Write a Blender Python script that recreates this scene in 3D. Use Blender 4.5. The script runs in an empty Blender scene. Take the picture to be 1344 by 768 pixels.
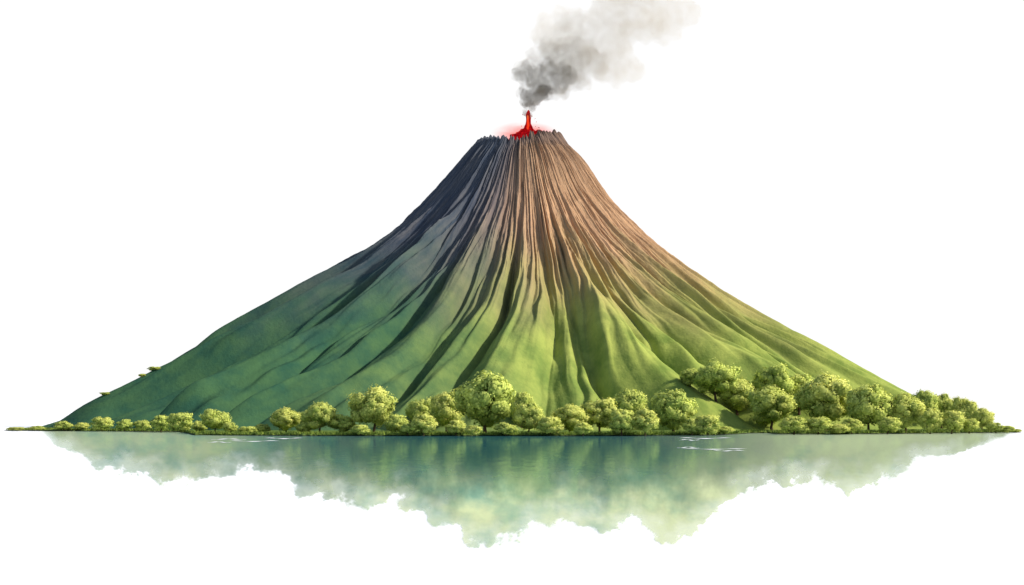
import bpy, bmesh, math, random
import numpy as np
from mathutils import Vector, Matrix, noise as mnoise

random.seed(7)
rng = np.random.default_rng(11)
scene = bpy.context.scene
COL = scene.collection
R = math.radians
F = 1344 * 50 / 36.0
H0 = 11.1          # eye height
HY = 540.0         # horizon row in the photograph
AX, AY = 7.0, 1000.0   # volcano axis

# ------------------------------------------------------------------ helpers
def at(px, py, d):
    return Vector(((px - 672) / F * d, d, H0 + (HY - py) / F * d))

def sm(a, b, x):
    t = np.clip((np.asarray(x, float) - a) / (b - a), 0, 1)
    return t * t * (3 - 2 * t)

_tabs = {}
def perlin(u, v, seed=0):
    if seed not in _tabs:
        g = np.random.default_rng(1000 + seed).random((256, 256)) * 2 * np.pi
        _tabs[seed] = (np.cos(g), np.sin(g))
    gx, gy = _tabs[seed]
    u, v = np.broadcast_arrays(np.asarray(u, float), np.asarray(v, float))
    xi = np.floor(u).astype(int); yi = np.floor(v).astype(int)
    fx = u - xi; fy = v - yi
    sx = fx**3 * (fx * (fx * 6 - 15) + 10); sy = fy**3 * (fy * (fy * 6 - 15) + 10)
    def g(ix, iy, dx, dy):
        return gx[ix & 255, iy & 255] * dx + gy[ix & 255, iy & 255] * dy
    a = g(xi, yi, fx, fy); b = g(xi + 1, yi, fx - 1, fy)
    c = g(xi, yi + 1, fx, fy - 1); d = g(xi + 1, yi + 1, fx - 1, fy - 1)
    return ((a + (b - a) * sx) * (1 - sy) + (c + (d - c) * sx) * sy) * 1.45

def fbm(u, v, seed=0, o=4, g=.5):
    s = 0; amp = 1; tot = 0
    for i in range(o):
        s = s + amp * perlin(np.asarray(u) * 2**i + 17.3 * i, np.asarray(v) * 2**i + 5.1 * i, seed + i); tot += amp; amp *= g
    return s / tot

def tag(o, label=None, cat=None, group=None, kind=None):
    if label: o['label'] = label
    if cat: o['category'] = cat
    if group: o['group'] = group
    if kind: o['kind'] = kind
    return o

def link(name, me, mat, parent=None):
    o = bpy.data.objects.new(name, me)
    COL.objects.link(o)
    if mat and not me.materials: me.materials.append(mat)
    if parent: o.parent = parent
    return o

def empty(name, loc):
    o = bpy.data.objects.new(name, None)
    o.empty_display_size = 1
    COL.objects.link(o); o.location = loc
    return o

def grid_mesh(name, V, nr, nc, attrs=None, smooth=True):
    """V: (nr*nc,3) array"""
    me = bpy.data.meshes.new(name)
    n = nr * nc
    me.vertices.add(n)
    me.vertices.foreach_set('co', V.astype(np.float32).ravel())
    i, j = np.meshgrid(np.arange(nr - 1), np.arange(nc - 1), indexing='ij')
    a = (i * nc + j).ravel()
    q = np.stack([a, a + 1, a + nc + 1, a + nc], 1).astype(np.int32)
    nf = len(q)
    me.loops.add(nf * 4); me.loops.foreach_set('vertex_index', q.ravel())
    me.polygons.add(nf)
    me.polygons.foreach_set('loop_start', np.arange(0, nf * 4, 4, dtype=np.int32))
    me.polygons.foreach_set('use_smooth', np.full(nf, smooth))
    for k, arr in (attrs or {}).items():
        at_ = me.attributes.new(k, 'FLOAT', 'POINT')
        at_.data.foreach_set('value', np.asarray(arr, np.float32).ravel())
    me.update(calc_edges=True); me.validate()
    return me

class NT:
    def __init__(s, name, volume=False):
        s.m = bpy.data.materials.new(name); s.m.use_nodes = True
        s.t = s.m.node_tree; s.t.nodes.clear()
        s.out = s.n('ShaderNodeOutputMaterial')
    def n(s, typ, ins=None, **kw):
        nd = s.t.nodes.new(typ)
        for k, v in kw.items(): setattr(nd, k, v)
        for k, v in (ins or {}).items():
            if isinstance(v, bpy.types.NodeSocket): s.t.links.new(v, nd.inputs[k])
            else: nd.inputs[k].default_value = v
        return nd
    def attr(s, name): return s.n('ShaderNodeAttribute', attribute_name=name).outputs['Fac']
    def pos(s): return s.n('ShaderNodeNewGeometry').outputs['Position']
    def objc(s): return s.n('ShaderNodeTexCoord').outputs['Object']
    def mapping(s, v, scale): return s.n('ShaderNodeMapping', {'Vector': v, 'Scale': scale}).outputs[0]
    def noise(s, v, scale, detail=4, rough=.55):
        return s.n('ShaderNodeTexNoise', {'Vector': v, 'Scale': scale, 'Detail': detail, 'Roughness': rough}).outputs['Fac']
    def ramp(s, f, a, b, lo=0., hi=1.):
        return s.n('ShaderNodeMapRange', {'Value': f, 'From Min': a, 'From Max': b, 'To Min': lo, 'To Max': hi}, interpolation_type='SMOOTHSTEP').outputs[0]
    def mix(s, f, a, b, blend='MIX'):
        nd = s.n('ShaderNodeMix', data_type='RGBA', blend_type=blend)
        for idx, v in ((0, f), (6, a), (7, b)):
            if isinstance(v, bpy.types.NodeSocket): s.t.links.new(v, nd.inputs[idx])
            else: nd.inputs[idx].default_value = v if idx == 0 else (*v, 1)
        return nd.outputs[2]
    def math(s, op, a, b=0., c=False):
        nd = s.n('ShaderNodeMath', operation=op, use_clamp=c)
        for i, v in enumerate((a, b)):
            if isinstance(v, bpy.types.NodeSocket): s.t.links.new(v, nd.inputs[i])
            else: nd.inputs[i].default_value = v
        return nd.outputs[0]
    def surf(s, sh): s.t.links.new(sh, s.out.inputs['Surface']); return s.m
    def vol(s, sh): s.t.links.new(sh, s.out.inputs['Volume']); return s.m
    def bsdf(s, color, rough=.9, normal=None, spec=.1):
        nd = s.n('ShaderNodeBsdfPrincipled', {'Roughness': rough, 'Specular IOR Level': spec})
        if isinstance(color, bpy.types.NodeSocket): s.t.links.new(color, nd.inputs['Base Color'])
        else: nd.inputs['Base Color'].default_value = (*color, 1)
        if normal: s.t.links.new(normal, nd.inputs['Normal'])
        return nd.outputs[0]
    def bump(s, h, strength, dist):
        return s.n('ShaderNodeBump', {'Height': h, 'Strength': strength, 'Distance': dist}).outputs[0]

# ------------------------------------------------------------------ world, sun, camera
SUN_DIR = Vector((0.83, -0.13, 0.545)).normalized()
elev = math.asin(SUN_DIR.z)
w = bpy.data.worlds.new('World'); scene.world = w; w.use_nodes = True
t = w.node_tree; t.nodes.clear()
out = t.nodes.new('ShaderNodeOutputWorld')
sky = t.nodes.new('ShaderNodeTexSky'); sky.sky_type = 'NISHITA'; sky.sun_disc = False
sky.sun_elevation = elev; sky.sun_rotation = math.atan2(SUN_DIR.x, SUN_DIR.y)
b1 = t.nodes.new('ShaderNodeBackground'); b1.inputs[1].default_value = 0.14
t.links.new(sky.outputs[0], b1.inputs[0])
b2 = t.nodes.new('ShaderNodeBackground'); b2.inputs[0].default_value = (1, 1, 1, 1); b2.inputs[1].default_value = 1.04
tc = t.nodes.new('ShaderNodeTexCoord')
dt = t.nodes.new('ShaderNodeVectorMath'); dt.operation = 'DOT_PRODUCT'; dt.inputs[1].default_value = (0, 1, 0)
t.links.new(tc.outputs['Generated'], dt.inputs[0])
mr = t.nodes.new('ShaderNodeMapRange'); mr.interpolation_type = 'SMOOTHSTEP'
mr.inputs['From Min'].default_value = .5; mr.inputs['From Max'].default_value = .8
t.links.new(dt.outputs['Value'], mr.inputs['Value'])
mx = t.nodes.new('ShaderNodeMixShader')
t.links.new(mr.outputs[0], mx.inputs[0]); t.links.new(b1.outputs[0], mx.inputs[1]); t.links.new(b2.outputs[0], mx.inputs[2])
t.links.new(mx.outputs[0], out.inputs[0])

sl = bpy.data.lights.new('sun', 'SUN'); sl.energy = 5.0; sl.angle = R(2.0); sl.color = (1, .94, .84)
so = bpy.data.objects.new('sun', sl); COL.objects.link(so)
so.rotation_euler = SUN_DIR.to_track_quat('Z', 'Y').to_euler(); so.location = (800, -200, 700)

cd = bpy.data.cameras.new('camera'); cam = bpy.data.objects.new('camera', cd); COL.objects.link(cam)
cd.lens = 50; cd.sensor_width = 36; cd.clip_start = .5; cd.clip_end = 60000
cd.shift_y = (HY - 384) / 1344
cam.location = (0, 0, H0); cam.rotation_euler = (R(90), 0, 0)
scene.camera = cam
scene.view_settings.view_transform = 'Standard'; scene.view_settings.look = 'None'; scene.view_settings.exposure = 0

# ------------------------------------------------------------------ ground
M = NT('pale_ground')
gn = M.noise(M.pos(), .02, 3)
m_ground = M.surf(M.bsdf(M.mix(gn, (.95, .955, .965), (.97, .975, .98)), 1, None, 0))
gx = np.concatenate([-np.geomspace(20000, 50, 20), np.geomspace(50, 20000, 20)])
gy = np.concatenate([-np.geomspace(3000, 40, 10), np.geomspace(40, 30000, 30)])
YY, XX = np.meshgrid(gy, gx, indexing='ij')
ground = link('ground', grid_mesh('ground', np.stack([XX.ravel(), YY.ravel(), np.zeros(XX.size)], 1), len(gy), len(gx)), m_ground)
tag(ground, 'blank white flat ground around the lake and behind the volcano', 'ground', kind='structure')

# ------------------------------------------------------------------ volcano
ZR = [(0,204),(27,204),(45.5,184),(61.6,160),(88,132),(115,108),(142,87),(169,70),(195.5,57),(222,44),(249,31),(276,18),(321,1.5),(345,-5)]
ZL = [(0,200),(31,200),(45.5,184),(67,159),(88,138),(110,120),(131,103),(153,90),(179,72),(206,56),(233,41),(260,27.5),(286.6,15),(308,6.5),(328,1.5),(345,-3)]
RM = 345.0
a = np.concatenate([np.linspace(-180, -116, 100), np.linspace(-115, 115, 1700), np.linspace(116, 180, 100)]) * np.pi / 180
tt = np.concatenate([np.linspace(0.0, .06, 14), np.linspace(.0625, .2, 110), np.linspace(.2012, 1.0, 420)])
T, A = np.meshgrid(tt, a, indexing='ij')
K = 1 + .25 * np.maximum(0, np.cos(A))**1.5
RE = T * RM
def smooth_interp(x, tab):
    xs = np.linspace(0, RM, 400)
    ys = np.interp(xs, *zip(*tab))
    k = np.hanning(23); k /= k.sum()
    yp = np.pad(ys, 11, mode='edge')
    y2 = np.convolve(yp, k, 'valid')
    rim = sm(30, 60, xs)
    return np.interp(x, xs, ys * (1 - rim) + y2 * rim)
wR = sm(-.75, .75, np.sin(A))
Z = smooth_interp(RE, ZR) * wR + smooth_interp(RE, ZL) * (1 - wR)
# long spurs fanning from mid slope to the foot: (angle at T=.2, .5, .95, strength)
SP = [(-1.40,-1.45,-1.52,.8),(-1.20,-1.24,-1.33,1.05),(-1.00,-1.05,-1.15,1.2),(-.80,-.86,-.98,.9),(-.62,-.67,-.80,1.2),
      (-.44,-.49,-.64,.92),(-.26,-.31,-.47,1.15),(-.10,-.14,-.29,.95),(.03,.03,-.09,1.2),(.13,.16,.12,.78),(.24,.31,.40,1.2),(.38,.46,.60,.95),(.54,.62,.76,1.2),
      (.72,.78,.92,.9),(.90,.97,1.08,1.1),(1.10,1.16,1.25,.95),(1.30,1.36,1.42,.8)]
wob = .035 * perlin(A * 3, T * 3, 61) + .014 * perlin(A * 9, T * 7, 62)
S = np.full(A.shape, -.6)
for (a2, a5, a9, s_) in SP:
    c = np.interp(T, [.1, .2, .5, .72, .95], [a2 * .98, a2, a5, a5 * .5 + a9 * .5 - .01, a9])
    u = (A + wob - c) / .125
    S = np.maximum(S, s_ - np.sqrt(u * u + .11) * .85 - .15 * u * u)
AW = A + .06 * perlin(A * 2.0 + 3, T * 2.0, 1) * sm(.1, .6, T) + .018 * perlin(A * 7, T * 3, 2) * sm(.06, .4, T) + .010 * perlin(A * 15, T * 12, 7)
lean = np.interp(T, [.2, .5, 1.0], [0, .04, .22])
AW = AW + lean * np.exp(-((A + .25) / .9)**2) - .6 * lean * sm(.1, .7, A) * sm(1.6, 1.0, A)
def billow(u, v, s, e=.06): return np.minimum(np.sqrt(perlin(u, v, s)**2 + e * e) * 2.0 - 2 * e * .6, 1.1)
B2b = billow(AW * 10.5 + 30.1, T * 1.0, 114, .10)
B2c = billow(AW * 17.7 + 60.1, T * 1.5, 117, .08)
B3 = billow(AW * 25 + 120.7, T * 2.4, 5, .05)
B4 = billow(AW * 48 + 160, T * 7, 6, .04)
mod = np.clip(1 + .9 * perlin(A * 9, T * 4, 15), .25, 2)
foot = (1 - sm(.88, 1.0, T)) * (1 - .85 * sm(.62, .9, T) * sm(1.05, 1.35, np.abs(A)))
leftw = 1 + .45 * sm(-.25, -.6, A)
AS = 24 * sm(.12, .66, T) * foot * leftw
A2b = 7.0 * sm(.12, .4, T) * (1 - .3 * sm(.5, .8, T)) * foot * (.55 + .45 * mod) * leftw
A2c = 4.0 * sm(.1, .35, T) * (1 - .45 * sm(.5, .85, T)) * foot * mod
A3 = (2.4 * sm(.07, .13, T) * (1 - .65 * sm(.3, .75, T))) * foot * mod
A4 = 1.1 * sm(.075, .12, T) * (1 - .85 * sm(.2, .6, T)) * mod
D = AS * (S - .42) + A2b * (B2b - .45) + A2c * (B2c - .45) + A3 * (B3 - .45) + A4 * (B4 - .45)
D += 1.2 * fbm(A * 30, T * 36, 44, 4, .6) * sm(.07, .1, T) * (1 - .75 * sm(.3, .5, T))
av = np.interp(T, [.4, .7, 1.0], [.10, .06, .03])
D -= np.exp(-((A - av) / (.03 + .09 * T))**2) * 5 * sm(.5, .8, T) * (1 - sm(.88, 1.0, T))
Z = Z + D - 4 * sm(.97, 1.0, T) * np.clip(np.cos(A), 0, 1)
# jagged rim and crater bowl
rimr = 31 - 4 * wR
chunk = np.tanh(perlin(A * 8.5, 0 * A, 10) * 5) * 1.7 + np.tanh(perlin(A * 15, 0 * A, 12) * 5) * 1.0
Z += (1.4 * perlin(A * 5.5, 0 * A, 8) + chunk + .8 * np.abs(perlin(A * 30, 0 * A, 9)) + .8) * np.exp(-((RE - rimr) / 3.6)**2)
Z -= sm(0, 14, rimr - RE) * 14
Z -= 2.5 * np.exp(-((A + .1) / .6)**2) * np.exp(-((RE - rimr) / 9)**2)
RR = RE / K
X = AX + RR * np.sin(A); Y = AY - RR * np.cos(A)
line = 91 - 9 * wR + 0 * A
veg = sm(54, -50, Z - line + 24 * fbm(A * 5, T * 5, 20) - 12 * (S - .3) * wR - 12 * (B2b - .5))
left_shade = sm(.28, -.60, np.sin(A) + .14 * fbm(A * 6, T * 3, 26))  # mask for shade painted into the colours of the left flank
rock_dark = np.maximum(sm(140, 202, Z + 10 * fbm(A * 9, T * 3, 24)) * (.4 + .6 * left_shade), sm(43, 30, RE + 8 * fbm(A * 14, T * 9, 25)))
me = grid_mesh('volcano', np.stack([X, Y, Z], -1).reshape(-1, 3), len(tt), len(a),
               {'veg': veg, 'rock_dark': rock_dark, 'left_shade': left_shade, 'streak': AW * 40, 'down': T * 9})
M = NT('volcano_slope')
cv = M.n('ShaderNodeCombineXYZ', {'X': M.attr('streak'), 'Y': M.attr('down')}).outputs[0]
st = M.noise(cv, 1.3, 5, .6)
n1 = M.noise(M.pos(), .05, 5, .6); n2 = M.noise(M.pos(), .5, 4, .6)
shade_f = M.attr('left_shade')
rk = M.mix(M.ramp(st, .3, .7), (.30, .175, .10), (.56, .335, .18))
rk = M.mix(M.ramp(n2, .3, .75), rk, (.42, .26, .155))
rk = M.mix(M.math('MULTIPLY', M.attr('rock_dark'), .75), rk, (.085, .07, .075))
rk_shade = M.mix(M.ramp(st, .25, .75), (.038, .056, .09), (.125, .125, .135))
rk = M.mix(shade_f, rk, rk_shade)  # blue-grey rock tone stands in for shade on the left
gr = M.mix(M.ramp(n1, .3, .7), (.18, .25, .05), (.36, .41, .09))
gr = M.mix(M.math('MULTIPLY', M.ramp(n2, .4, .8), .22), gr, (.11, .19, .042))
gr_shade = M.mix(M.ramp(n1, .3, .7), (.030, .095, .06), (.068, .15, .064))
gr = M.mix(shade_f, gr, gr_shade)  # dark teal green painted in as shade on the left
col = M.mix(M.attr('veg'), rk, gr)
hb = M.math('ADD', M.math('MULTIPLY', n2, .5), M.math('MULTIPLY', st, .6))
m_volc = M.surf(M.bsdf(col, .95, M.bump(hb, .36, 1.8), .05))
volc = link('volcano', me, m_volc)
tag(volc, 'tall ribbed volcano with brown summit crater and green lower slopes', 'volcano', kind='structure')

def hgt(x, y):
    dx, dy = x - AX, AY - y
    ang = math.atan2(dx, dy); r = math.hypot(dx, dy)
    k = 1 + .25 * max(0, math.cos(ang))**1.5
    tq = r * k / RM
    if tq >= 1: return .5
    i = min(np.searchsorted(tt, tq), len(tt) - 1); j = min(np.searchsorted(a, ang), len(a) - 1)
    return max(.5, float(Z[i, j]))

# ------------------------------------------------------------------ shore land
SH = [(5,565.5),(60,566),(150,566.5),(240,567.5),(256,571.5),(300,572),(420,572.5),(640,572.5),(800,572.5),(940,571.5),(968,570.2),(985,569),(1008,568.8),(1020,570),(1100,570.5),(1125,570),(1200,569.3),(1340,568)]
def shore_y(px): return np.interp(px, *zip(*SH))
px = np.linspace(5, 1340, 900)
sy_ = shore_y(px) + .5 * fbm(px / 30, 0 * px, 30) + .25 * fbm(px / 5, 0 * px, 31)
df = H0 * F / (sy_ - HY)
bd = np.minimum(np.minimum(210, (px - 5) * 4 + 2), (1340 - px) * 3 + 2)
rows = np.array([0, .004, .01, .02, .035, .06, .1, .16, .25, .35, .5, .7, .9, 1.0])
V = []
for q in rows:
    d = df + bd * q
    z = 1.0 * sm(0, 3.5, bd * q) * (1 + .5 * fbm(px / 9, 0 * px + q * 9, 33)) * (1 - sm(.85, 1, q)) - .15 * (q == 0) - .1 * (q == 1)
    z = z * np.minimum(1, np.minimum(px - 5, 1340 - px) / 40 + .2)
    V.append(np.stack([(px - 672) / F * d, d, z], 1))
M = NT('shore_earth')
nn = M.noise(M.pos(), .4, 5, .6)
zc = M.n('ShaderNodeSeparateXYZ', {'Vector': M.pos()}).outputs['Z']
col = M.mix(M.ramp(nn, .3, .7), (.07, .12, .025), (.17, .24, .045))
col = M.mix(M.ramp(zc, .75, .2), col, (.03, .035, .018))
m_shore = M.surf(M.bsdf(col, .95, M.bump(nn, .6, .8), .05))
shore = link('shore', grid_mesh('shore', np.concatenate(V), len(rows), len(px)), m_shore)
tag(shore, 'low grassy bank running along the foot of the volcano', 'shore', kind='structure')

# grass blades on the bank
N = 16000
gp = rng.uniform(8, 1337, N); gd0 = H0 * F / (shore_y(gp) - HY)
gd = gd0 + rng.exponential(6, N) + .6
bx = (gp - 672) / F * gd
hh = rng.uniform(.6, 1.9, N) * (1 + .5 * fbm(gp / 14, 0 * gp, 36)) * np.minimum(1, np.minimum(gp, 1344 - gp) / 60 + .25)
wv = rng.uniform(.12, .32, N); ang = rng.uniform(0, np.pi, N); lean = rng.normal(0, .35, (N, 2))
zb = np.full(N, .55)
P0 = np.stack([bx - wv * np.cos(ang), gd - wv * np.sin(ang), zb], 1)
P1 = np.stack([bx + wv * np.cos(ang), gd + wv * np.sin(ang), zb], 1)
P2 = np.stack([bx + lean[:, 0] * hh, gd + lean[:, 1] * hh, zb + hh], 1)
me = bpy.data.meshes.new('grass'); me.vertices.add(3 * N)
me.vertices.foreach_set('co', np.stack([P0, P1, P2], 1).astype(np.float32).ravel())
me.loops.add(3 * N); me.loops.foreach_set('vertex_index', np.arange(3 * N, dtype=np.int32))
me.polygons.add(N); me.polygons.foreach_set('loop_start', np.arange(0, 3 * N, 3, dtype=np.int32))
me.update(calc_edges=True)
M = NT('grass_blade')
nn = M.noise(M.pos(), .25, 3)
m_grass = M.surf(M.bsdf(M.mix(M.ramp(nn, .35, .65), (.07, .12, .025), (.24, .31, .05)), .9))
grass = link('grass', me, m_grass)
tag(grass, 'short green grass along the water edge of the bank', 'grass', kind='stuff')

# ------------------------------------------------------------------ lake
LOW = [(55,570),(70,583),(100,600),(130,620),(180,622),(210,640),(250,637),(290,628),(340,620),(375,632),(395,652),(440,655),(460,660),(490,675),(520,662),(550,675),(570,695),(600,702),(640,720),(680,708),(700,694),(740,688),(770,695),(800,700),(830,688),(850,702),(885,716),(910,702),(935,680),(970,650),(1010,638),(1040,634),(1070,628),(1110,648),(1150,637),(1170,636),(1200,612),(1250,600),(1290,585),(1337,569.5)]
px = np.linspace(50, 1339, 1290)
ylo = np.interp(px, *zip(*LOW))
ysh = shore_y(px) - 1.0
yend = np.maximum(ylo + 26, ysh + 2)
q = np.linspace(0, 1, 190)**1.1
YP = ysh[None, :] + (yend - ysh)[None, :] * q[:, None]
PX = np.broadcast_to(px, YP.shape)
DD = H0 * F / (YP - HY)
edge = (ylo[None, :] - YP)
rag = 32 * fbm(PX / 34, YP / 28, 40, 6, .66) - 1
thick = np.clip((ylo - ysh)[None, :] / 70, .1, 1)
e2 = edge + rag * thick
crisp = 2.0 + 9 * sm(-.3, .35, fbm(PX / 60, YP / 60, 46, 3))
cover = sm(-1, crisp, e2) * (.50 + .50 * sm(-4, 60, (e2 + 26 * fbm(PX / 40, YP / 30, 50, 4)) / thick**.7))
cover = cover * np.minimum(1, np.minimum(PX - 50, 1339 - PX) / 25)
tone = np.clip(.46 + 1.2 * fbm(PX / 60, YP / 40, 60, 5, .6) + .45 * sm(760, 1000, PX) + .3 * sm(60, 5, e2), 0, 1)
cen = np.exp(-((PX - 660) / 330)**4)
dark_refl = (1 - sm(.2, 1, (YP - ysh) / (110 + 60 * fbm(PX / 45, YP / 70, 70, 5, .6)))) * (.34 + .61 * cen)  # mask for the dark reflection painted below the bank, strongest mid-lake
V = np.stack([(PX - 672) / F * DD, DD, np.full(PX.shape, .06)], -1).reshape(-1, 3)
M = NT('lake_water')
pm = M.mapping(M.pos(), (.25, .06, 1))
rn = M.noise(pm, 1.0, 3)
pm2 = M.mapping(M.pos(), (1.2, .25, 1)); rn2 = M.noise(pm2, 1.0, 2)
bmp = M.bump(M.math('ADD', rn, M.math('MULTIPLY', rn2, .2)), .10, 1.0)
gl = M.n('ShaderNodeBsdfGlossy', {'Color': (.70, .94, .93, 1), 'Roughness': .07, 'Normal': bmp}).outputs[0]
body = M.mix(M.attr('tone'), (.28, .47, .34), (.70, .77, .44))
body = M.mix(M.attr('dark_refl'), body, (.008, .08, .10))  # dark teal of the reflection mixed into the body colour
df_ = M.n('ShaderNodeBsdfDiffuse', {'Color': body}).outputs[0]
wm = M.n('ShaderNodeMixShader', {0: M.math('ADD', .14, M.math('MULTIPLY', M.attr('dark_refl'), .40)), 1: df_, 2: gl}).outputs[0]
tr = M.n('ShaderNodeBsdfTransparent').outputs[0]
m_lake = M.surf(M.n('ShaderNodeMixShader', {0: M.attr('cover'), 1: tr, 2: wm}).outputs[0])
me = grid_mesh('lake', V, len(q), len(px), {'cover': cover, 'tone': tone, 'dark_refl': dark_refl})
me.flip_normals()
lake = link('lake', me, m_lake)
tag(lake, 'still green lake with ragged near edge mirroring the volcano', 'lake', kind='structure')

M = NT('ripple_glint'); m_rip = M.surf(M.bsdf(M.mix(M.noise(M.pos(), .5), (.8, .85, .84), (.9, .92, .92)), .4))
for (cx, cy, hw) in [(300,577,24),(335,579.5,34),(372,575.8,26),(288,581,16),(925,575.6,36),(938,590,44),(903,588,15),(958,592.2,22),(905,578,14)]:
    n = 24; vs = []
    for s_ in (-1, 1):
        for i in range(n + 1):
            u = -1 + 2 * i / n
            yy = cy + s_ * .5 * (1 - u * u)**.7 * (.6 + .4 * math.sin(u * 9 + cx)) + .5 * math.sin(u * 4 + cx)
            d = H0 * F / (yy - HY)
            vs.append(((cx + u * hw - 672) / F * d, d, .16))
    fs = [(i, n + 1 + i, n + 2 + i, i + 1) for i in range(n)]
    me = bpy.data.meshes.new('ripple'); me.from_pydata(vs, [], fs); me.update(); me.flip_normals()
    link('ripple', me, m_rip, lake)

# ------------------------------------------------------------------ trees
M = NT('leaf')
oi = M.n('ShaderNodeObjectInfo').outputs['Random']
ti = M.attr('tint')
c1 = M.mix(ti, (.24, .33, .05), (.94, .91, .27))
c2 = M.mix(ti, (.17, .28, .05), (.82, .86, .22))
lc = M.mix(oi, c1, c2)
dfs = M.n('ShaderNodeBsdfDiffuse', {'Color': lc}).outputs[0]
trl = M.n('ShaderNodeBsdfTranslucent', {'Color': lc}).outputs[0]
m_leaf = M.surf(M.n('ShaderNodeMixShader', {0: .18, 1: dfs, 2: trl}).outputs[0])
M = NT('bark'); nb = M.noise(M.mapping(M.objc(), (20, 20, 4)), 1, 4)
m_bark = M.surf(M.bsdf(M.mix(nb, (.045, .03, .018), (.13, .085, .05)), .95, M.bump(nb, .5, .02)))

def rv():
    v = Vector((random.gauss(0, 1), random.gauss(0, 1), random.gauss(0, 1)))
    return v.normalized()

def crown_mesh(name, low, nclump, nleaf, leaf):
    """crown in a unit box: width 1, z from low to 1"""
    vs = []; fs = []; tint = []; nor = []
    cz = (1 + low) / 2; hz = (1 - low) / 2
    cl = []
    for i in range(nclump):
        for _ in range(40):
            v = rv(); rr = random.uniform(.5, .78)
            p = Vector((v.x * .5 * rr, v.y * .5 * rr, cz + v.z * hz * rr))
            if p.z < cz - hz * .6 and math.hypot(p.x, p.y) > .32: continue
            r_ = random.uniform(.08, .16)
            if all((p - c[0]).length > .66 * min(r_, c[1]) for c in cl): break
        cl.append((p, r_, random.uniform(-.15, .15)))
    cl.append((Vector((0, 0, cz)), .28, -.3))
    for (p, r_, ct) in cl:
        out_ = Vector((p.x * 2, p.y * 2, (p.z - cz) / hz))
        bm = bmesh.new(); bmesh.ops.create_icosphere(bm, subdivisions=2, radius=r_ * .78)
        o = len(vs)
        for v in bm.verts:
            k = 1 + .5 * mnoise.noise(v.co * 18 + p * 9) + .25 * mnoise.noise(v.co * 60 + p * 9)
            vs.append((p + v.co * k)[:]); tint.append(min(1, max(0, .36 + ct + .3 * mnoise.noise(v.co * 40 + p))))  # cores tinted darker, painting shade into the gaps between leaves
            nor.append((v.co.normalized() + out_ * .6 + rv() * .15).normalized())
        for f in bm.faces: fs.append([o + v.index for v in f.verts])
        bm.free()
        for _ in range(int(nleaf * (r_ / .13)**2)):
            v = rv()
            lump = 1 + .45 * mnoise.noise(v * r_ * .78 * 18 + p * 9)
            c = p + v * r_ * lump * random.uniform(.76, 1.22)
            if c.z < low * .9: continue
            nrm = (v * 1.6 + rv() * .6).normalized()
            t1 = nrm.orthogonal().normalized(); t2 = nrm.cross(t1)
            an = random.random() * 6.28
            e1 = (t1 * math.cos(an) + t2 * math.sin(an)); e2 = nrm.cross(e1)
            L = leaf * random.uniform(.5, 1.25); W = L * .7
            o = len(vs)
            vs += [(c - e1 * L)[:], (c - e2 * W)[:], (c + e1 * L)[:], (c + e2 * W - e1 * .1 * L)[:]]
            fs.append((o, o + 1, o + 2, o + 3))
            g = min(1, max(0, .5 + ct + random.uniform(-.18, .24) + .26 * v.z))  # clump tops painted lighter and undersides darker, like light from above
            tint += [g] * 4
            nn_ = (v + out_ * .8 + rv() * .16).normalized(); nor += [nn_] * 4
    zs = [v[2] for v in vs]; xs = [abs(v[0]) for v in vs]
    xs.sort(); kx = .5 / xs[int(len(xs) * .992)]; zt = sorted(zs)[int(len(zs) * .994)]
    vs = [(v[0] * kx, v[1] * kx, v[2] / zt) for v in vs]
    me = bpy.data.meshes.new(name); me.from_pydata(vs, [], fs)
    at_ = me.attributes.new('tint', 'FLOAT', 'POINT'); at_.data.foreach_set('value', tint)
    for p in me.polygons: p.use_smooth = True
    me.update()
    me.normals_split_custom_set_from_vertices([n_[:] for n_ in nor])
    me.materials.append(m_leaf)
    return me

def trunk_mesh(name, h, r0, limbs):
    vs = []; fs = []
    def tube(pts, rs, n=8):
        o = len(vs)
        for i, (p, r) in enumerate(zip(pts, rs)):
            d = (pts[min(i + 1, len(pts) - 1)] - pts[max(i - 1, 0)]).normalized()
            x = d.cross(Vector((.3, 1, .1))).normalized(); y = d.cross(x)
            for k in range(n):
                an = 2 * math.pi * k / n
                vs.append((p + (x * math.cos(an) + y * math.sin(an)) * r)[:])
        for i in range(len(pts) - 1):
            for k in range(n):
                fs.append((o + i * n + k, o + i * n + (k + 1) % n, o + (i + 1) * n + (k + 1) % n, o + (i + 1) * n + k))
        fs.append([o + (len(pts) - 1) * n + k for k in range(n)])
    b = [Vector((random.uniform(-.02, .02) * i, random.uniform(-.02, .02) * i, h * i / 5 - .02)) for i in range(6)]
    tube(b, [r0 * 1.5, r0, r0 * .85, r0 * .75, r0 * .6, r0 * .35])
    for i in range(limbs):
        an = 6.28 * i / limbs + random.uniform(-.4, .4); s = b[2 + i % 3]
        e = Vector((math.cos(an) * .3, math.sin(an) * .3, s.z + random.uniform(.18, .35)))
        mid = (s + e) / 2 + Vector((0, 0, .04))
        tube([s, mid, e], [r0 * .5, r0 * .35, r0 * .12], 6)
    me = bpy.data.meshes.new(name); me.from_pydata(vs, [], fs); me.update()
    me.materials.append(m_bark)
    return me

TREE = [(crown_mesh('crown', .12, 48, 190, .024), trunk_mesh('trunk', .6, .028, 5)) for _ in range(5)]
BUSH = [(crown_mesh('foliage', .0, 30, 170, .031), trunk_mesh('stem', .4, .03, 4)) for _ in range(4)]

def ground_at(pxx, by):
    d = 600.0
    while d < 1150:
        x = (pxx - 672) / F * d
        z = hgt(x, d)
        if HY - (z - H0) / d * F <= by: break
        d += .8
    return Vector(((pxx - 672) / F * d, d, z - .1))

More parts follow.
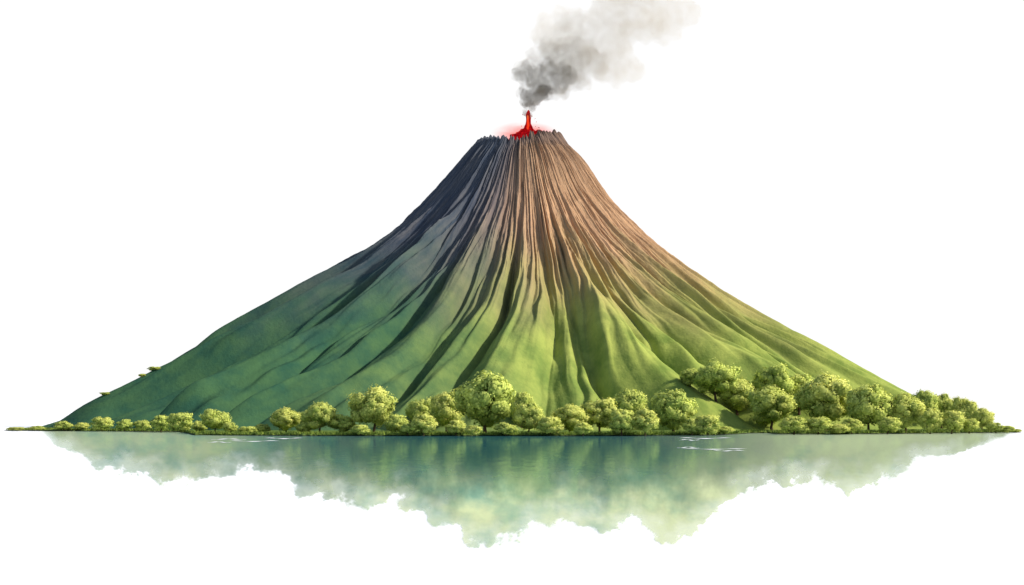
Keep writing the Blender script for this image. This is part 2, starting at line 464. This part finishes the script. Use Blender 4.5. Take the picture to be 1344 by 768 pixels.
def skyline_at(pxx):
    best = None
    d = 700.0
    while d < 1250:
        x = (pxx - 672) / F * d
        z = hgt(x, d); y = HY - (z - H0) / d * F
        if best is None or y < best[0]: best = (y, x, d, z)
        d += 1.0
    return best

cnt = [0]
def plant(kind, x, by, ty, wpx, label, group):
    if group == G4:            # stands on the skyline of the left flank
        y_, gx_, gd_, gz_ = skyline_at(x)
        by, ty = y_, y_ - (by - ty)
        g = Vector((gx_, gd_, gz_ - 1.0))
    else:
        g = ground_at(x, by)
    root = empty('tree' if kind == 'T' else 'shrub', g)
    tag(root, label, 'tree' if kind == 'T' else 'shrub', group)
    set_ = TREE if kind == 'T' else BUSH
    cm, tm = set_[cnt[0] % len(set_)]; cnt[0] += 1
    h = (by - ty) / F * g.y * 1.03; wd = wpx / F * g.y * (1.0 if kind == 'T' else .92)
    root.scale = (wd, wd, h); root.rotation_euler.z = random.uniform(0, 6.28)
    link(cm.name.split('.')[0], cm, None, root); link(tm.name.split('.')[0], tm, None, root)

G1 = 'trees and shrubs along the front bank'
G2 = 'trees and shrubs in the right hand grove'
G3 = 'small shrubs on the far left bank'
G4 = 'tiny shrubs on the left ridge'
PL = [
 # far left bank
 ('S',22,565,560.5,22,'tiny flat shrub at the very left tip of the bank',G3),
 ('S',48,565,559,20,'tiny shrub second from the left tip of the bank',G3),
 ('S',84,565,553,26,'small pale shrub third from the left tip of the bank',G3),
 ('S',106,565,555,22,'low shrub between the third and fifth shrubs from the left tip',G3),
 ('S',134,565.5,548,28,'round yellow green shrub fifth from the left tip of the bank',G3),
 ('S',163,566,551,24,'small shrub sixth from the left tip of the bank',G3),
 ('S',186,566,552,24,'small shrub seventh from the left tip, left of a taller one',G3),
 ('S',211,566.5,546,30,'rounded shrub eighth from the left tip of the bank',G3),
 ('S',238,567,543,36,'broad shrub ninth from the left tip, where the front bank begins',G3),
 ('S',262,568,553,22,'low shrub tucked left of the first small tree of the bank',G3),
 ('T',282,568.5,539,38,'first small round tree from the left, alone on the front bank',G1),
 ('S',303,569,555,22,'low shrub just right of the first small tree from the left',G1),
 ('S',325,570,560,24,'tiny low shrub midway between the first and second small trees from the left',G1),
 ('S',345,569,557,24,'low shrub left of the second small tree from the left',G1),
 # front bank
 ('T',375,569,537,44,'second small rounded tree from the left on the front bank',G1),
 ('S',398,570,553,26,'low shrub in the gap right of the second small tree',G1),
 ('T',420,570,530,48,'third tree from the left, round crown left of the big left tree',G1),
 ('S',449,570,545,34,'shrub filling the gap left of the big left tree',G1),
 ('T',490,570,511,64,'big left tree with wide bright crown, tallest on its side of the bank',G1),
 ('S',518,570.5,545,34,'shrub at the right foot of the big left tree',G1),
 ('T',553,566,526,40,'slim tree standing behind a round shrub right of the big left tree',G1),
 ('S',556,571,545,36,'round pale shrub at the front, midway between the two biggest trees',G1),
 ('T',586,568,517,44,'upright tree crowding the left side of the tallest central tree',G1),
 ('S',598,571,552,30,'low shrub at the left foot of the tallest central tree',G1),
 ('T',637,570,493,80,'tallest central tree with large domed crown',G1),
 ('S',664,571,555,30,'low shrub at the right foot of the tallest central tree',G1),
 ('T',684,562,517,36,'narrow darker tree behind, close right of the tallest central tree',G1),
 ('T',694,570.5,530,42,'squat round tree in front, right of the tallest central tree',G1),
 ('S',722,571,548,34,'low shrub right of the squat round tree near the centre',G1),
 ('T',748,570,533,50,'wide low tree midway between the centre and the twin shrubs',G1),
 ('T',786,569.5,526,52,'round tree left of the twin shrubs and the tall tree behind them',G1),
 ('T',826,566,514,48,'tall tree standing behind the twin round shrubs',G1),
 ('S',816,571,539,36,'left one of the twin round shrubs in front of a tall tree',G1),
 ('S',847,571,538,36,'right one of the twin round shrubs in front of a tall tree',G1),
 ('T',884,570,515,60,'large bright tree near the right end of the front bank',G1),
 ('S',908,570.5,550,28,'small shrub at the right foot of the large bright tree',G1),
 ('S',929,570.5,546,34,'rounded shrub last but one at the right end of the front bank',G1),
 ('S',951,570,560,26,'tiny shrub last at the right end of the front bank',G1),
 ('S',622,571.5,559,26,'tiny shrub in front of the tallest central tree, left of its middle',G1),
 ('S',765,571.5,555,30,'low shrub in front between the wide low tree and a round tree',G1),
 ('S',473,571,558,24,'tiny shrub at the left foot of the big left tree',G1),
 ('S',535,571,556,24,'tiny shrub left of the round pale shrub at the front',G1),
 # grove on the right
 ('S',906,508,485,32,'small shrub highest on the slope at the left end of the right grove',G2),
 ('T',940,528,477,60,'uppermost left tree of the right grove, on the open slope',G2),
 ('T',968,545,500,54,'second tree from the left in the right grove, lower on the slope',G2),
 ('T',1014,535,482,50,'upright tree at the upper edge of the grove behind two larger ones',G2),
 ('T',1013,566,510,66,'large round tree with bright crown at the left front of the grove',G2),
 ('T',1049,545,495,50,'tree at the upper edge just left of the biggest grove tree',G2),
 ('T',1084,567,495,78,'biggest tree of the right grove with broad domed crown',G2),
 ('S',1042,569.5,548,38,'front shrub between the bright round tree and the biggest grove tree',G2),
 ('S',1074,569.5,548,38,'front shrub below the left part of the biggest grove tree',G2),
 ('S',1102,569.5,557,34,'low flat shrub below the right part of the biggest grove tree',G2),
 ('T',1140,568,508,58,'tall tree standing right of the biggest grove tree',G2),
 ('S',1118,569,550,30,'shrub between the biggest grove tree and the tall tree beside it',G2),
 ('T',1188,568,519,52,'broad tree second right of the biggest grove tree',G2),
 ('S',1165,569,548,34,'shrub at the front between two tall trees of the grove',G2),
 ('T',1212,560,515,38,'slim tree behind, near the middle of the thinning right end',G2),
 ('T',1236,562,519,36,'small tree behind, left of the last pair of trees',G2),
 ('S',1221,568.5,537,36,'rounded shrub at the front below the slim tree',G2),
 ('S',1249,568.5,540,34,'rounded shrub at the front near the right tip',G2),
 ('T',1266,565,524,36,'left tree of the last pair towards the right tip',G2),
 ('T',1289,567,537,34,'right tree of the last pair towards the right tip',G2),
 ('S',1272,568.3,550,28,'low shrub in front of the last pair of trees',G2),
 ('S',1307,568,555,26,'tiny shrub third last before the right tip of the bank',G2),
 ('S',1322,568,559,20,'tiny shrub last but one at the right tip of the bank',G2),
 ('S',1334,567.8,563,14,'smallest shrub at the very right tip of the bank',G2),
 # left ridge
 ('S',138,533,528.6,18,'tiny shrub lower down on the left skyline ridge',G4),
 ('S',188,509,504.5,14,'tiny shrub at the left of the upper pair on the skyline ridge',G4),
 ('S',203,504,498.6,18,'tiny shrub at the right of the upper pair on the skyline ridge',G4),
]
for p in PL: plant(*p)

# ------------------------------------------------------------------ lava
lava = empty('lava_fountain', (AX + 4.5, AY, 194))
tag(lava, 'red and orange lava jet spurting from the summit crater', 'lava')
def lava_mat(name, c1, c2, st):
    M = NT(name); n = M.noise(M.mapping(M.objc(), (.5, .5, .12)), 1.0, 4)
    e = M.n('ShaderNodeEmission', {'Color': M.mix(M.ramp(n, .40, .68), c1, c2), 'Strength': st}).outputs[0]
    return M.surf(e)
m_red = lava_mat('hot_lava', (.20, .002, .005), (.60, .008, .010), 1.0)
m_org = lava_mat('molten_core', (.92, .05, .015), (1, .25, .06), 1.05)
def lathe(prof, n, wob, seed, sx=1):
    vs = []; fs = []
    for i, (r, z) in enumerate(prof):
        for k in range(n):
            an = 2 * math.pi * k / n
            q = 1 + wob * mnoise.noise(Vector((math.cos(an) * 2, math.sin(an) * 2, z * .25 + seed)))
            off = .5 * mnoise.noise(Vector((seed, 0, z * .3)))
            vs.append((math.cos(an) * r * q * sx + off, math.sin(an) * r * q, z))
    for i in range(len(prof) - 1):
        for k in range(n):
            fs.append((i * n + k, i * n + (k + 1) % n, (i + 1) * n + (k + 1) % n, (i + 1) * n + k))
    fs.append(list(range((len(prof) - 1) * n, len(prof) * n)))
    me = bpy.data.meshes.new('l'); me.from_pydata(vs, [], fs); me.update()
    for p in me.polygons: p.use_smooth = True
    return me
link('lava_mound', lathe([(15, 0), (15, 4), (14.8, 7), (13.6, 9.2), (10, 10.9), (6.2, 12.5), (3.8, 14.6), (2.4, 17.2), (1.8, 20), (1.5, 23), (1.3, 26), (.9, 28), (.3, 29)], 48, .75, 3), m_red, lava)
core = lathe([(1.4, 0), (1.2, 5), (.95, 9), (.7, 13), (.5, 16), (.2, 18)], 20, .5, 9)
co = link('molten_core', core, m_org, lava); co.location = (-.3, -4.0, 8); co.rotation_euler = (R(-9), 0, 0)
# splashes thrown outward from the foot of the jet
vs = []; fs = []
for i in range(20):
    an = 6.28 * i / 20 + random.uniform(-.15, .15); L = random.uniform(5, 12); hgt_ = random.uniform(2.5, 7)
    o = len(vs); ns = 9
    for k in range(ns):
        u = k / (ns - 1)
        c = Vector((math.cos(an) * (2.5 + L * u), math.sin(an) * (2.5 + L * u), 10 + hgt_ * 4 * u * (1 - u) * .8 - 2.5 * u))
        r = .75 * (1 - u)**.7 + .08
        for m in range(6):
            b = 6.28 * m / 6
            vs.append((c.x + r * math.cos(b) * -math.sin(an), c.y + r * math.cos(b) * math.cos(an), c.z + r * math.sin(b)))
    for k in range(ns - 1):
        for m in range(6): fs.append((o + k * 6 + m, o + k * 6 + (m + 1) % 6, o + (k + 1) * 6 + (m + 1) % 6, o + (k + 1) * 6 + m))
me = bpy.data.meshes.new('lava_splash'); me.from_pydata(vs, [], fs); me.update()
link('lava_splash', me, m_red, lava)
for i in range(20):
    s = random.uniform(-1, 1); bm = bmesh.new()
    bmesh.ops.create_icosphere(bm, subdivisions=2, radius=random.uniform(.13, .3))
    for v in bm.verts: v.co *= 1 + .4 * mnoise.noise(v.co * 3 + Vector((i, 0, 0))); v.co.z *= 1.5
    me = bpy.data.meshes.new('lava_drop'); bm.to_mesh(me); bm.free()
    o = link('lava_drop', me, m_red if i % 4 else m_org, lava)
    zz = random.uniform(11, 27); o.location = (s * (3 + (28 - zz) * .5), random.uniform(-4, 2), zz)
# red glow around the lava, imitated by a tinted absorbing volume
bm = bmesh.new(); bmesh.ops.create_icosphere(bm, subdivisions=4, radius=1)
for v in bm.verts: v.co *= 1 + .3 * mnoise.noise(v.co * 1.6)
me = bpy.data.meshes.new('lava_glow'); bm.to_mesh(me); bm.free()
M = NT('lava_glow'); n = M.noise(M.objc(), 2.0, 3)
ln = M.n('ShaderNodeVectorMath', {0: M.objc()}, operation='LENGTH').outputs['Value']
dn = M.math('MULTIPLY', M.ramp(ln, 1.0, .1, 0., .15), M.ramp(n, .2, .6))
va = M.n('ShaderNodeVolumeAbsorption', {'Color': (1, .25, .2, 1), 'Density': dn}).outputs[0]
m_glow = M.vol(va)
hz = link('lava_glow', me, m_glow, lava); hz.scale = (29, 13, 10); hz.location = (-2, 0, 12)

# ------------------------------------------------------------------ smoke
def puff_mesh(name, puffs, vox, child, seed):
    rnd = random.Random(seed)
    bm = bmesh.new()
    for (x, y, r) in puffs:
        c = at(x, y, AY) + Vector((0, rnd.uniform(-.5, .5) * r * .5, 0)); rr = r / F * AY * .88
        bmesh.ops.create_icosphere(bm, subdivisions=3, radius=rr, matrix=Matrix.Translation(c))
        for _ in range(child):
            v = Vector((rnd.gauss(0, 1), rnd.gauss(0, 1), rnd.gauss(0, 1))).normalized()
            r2 = rr * rnd.uniform(.28, .5)
            bmesh.ops.create_icosphere(bm, subdivisions=2, radius=r2, matrix=Matrix.Translation(c + v * rr * .95))
    me = bpy.data.meshes.new(name); bm.to_mesh(me); bm.free()
    o = bpy.data.objects.new('tmp', me); COL.objects.link(o)
    md = o.modifiers.new('r', 'REMESH'); md.mode = 'VOXEL'; md.voxel_size = vox
    dg = bpy.context.evaluated_depsgraph_get()
    m2 = bpy.data.meshes.new_from_object(o.evaluated_get(dg)); m2.name = name
    bpy.data.objects.remove(o)
    nr = [v.normal.copy() for v in m2.vertices]
    for v, n_ in zip(m2.vertices, nr):
        v.co += n_ * (.8 * mnoise.noise(v.co * .25) + .6 * mnoise.noise(v.co * .7))
    for p in m2.polygons: p.use_smooth = True
    return m2
def smoke_mat(name, col, dens, sc):
    M = NT(name); n = M.noise(M.pos(), sc, 4, .6)
    d = M.ramp(n, .34, .66, dens * .45, dens * 1.5)
    return M.vol(M.n('ShaderNodeVolumePrincipled', {'Color': (*col, 1), 'Density': d, 'Anisotropy': 0.0}).outputs[0])
smoke = empty('smoke_plume', at(694, 150, AY))
tag(smoke, 'grey ash smoke plume drifting right above the lava jet', 'smoke')
column = [(695,152,5),(690,147,6),(698,142,7),(691,136,9),(701,129,11),(690,125,9),(712,121,12)]
dark = [(697,130,13),(688,120,11),(713,117,17),(731,108,18),(705,103,17),(690,97,15),(681,98,11),(745,102,14),(720,95,16),(738,92,14)]
grey = [(692,94,18),(706,86,18),(728,84,22),(752,92,22),(768,78,22),(742,70,22),(722,66,18),(762,106,15),(735,114,18),(712,112,18),(785,86,16),(700,74,12),(757,62,18)]
pale = [(750,85,28),(735,60,30),(720,50,26),(708,46,14),(765,60,32),(790,75,30),(812,86,26),(834,90,17),(800,55,32),(780,38,30),(750,32,26),(734,20,14),(815,30,34),(845,28,32),(872,26,27),(896,20,20),(912,16,12),(800,8,30),(835,0,32),(865,-5,30),(820,-28,28),(860,-35,28),(890,-20,22)]
for nm, pf, vx, ch, mt, sd in (('smoke_column', column, .5, 9, smoke_mat('smoke_column', (.66, .53, .33), .10, .28), 4),
                               ('dark_smoke', dark, .6, 13, smoke_mat('dark_smoke', (.66, .53, .33), .048, .26), 1),
                               ('grey_smoke', grey, .8, 13, smoke_mat('grey_smoke', (.92, .73, .43), .024, .20), 3),
                               ('pale_smoke', pale, 1.0, 13, smoke_mat('pale_smoke', (1.0, .80, .48), .015, .12), 2)):
    o = link(nm, puff_mesh(nm, pf, vx, ch, sd), mt)
    o.parent = smoke; o.matrix_parent_inverse = Matrix.Translation(-smoke.location)
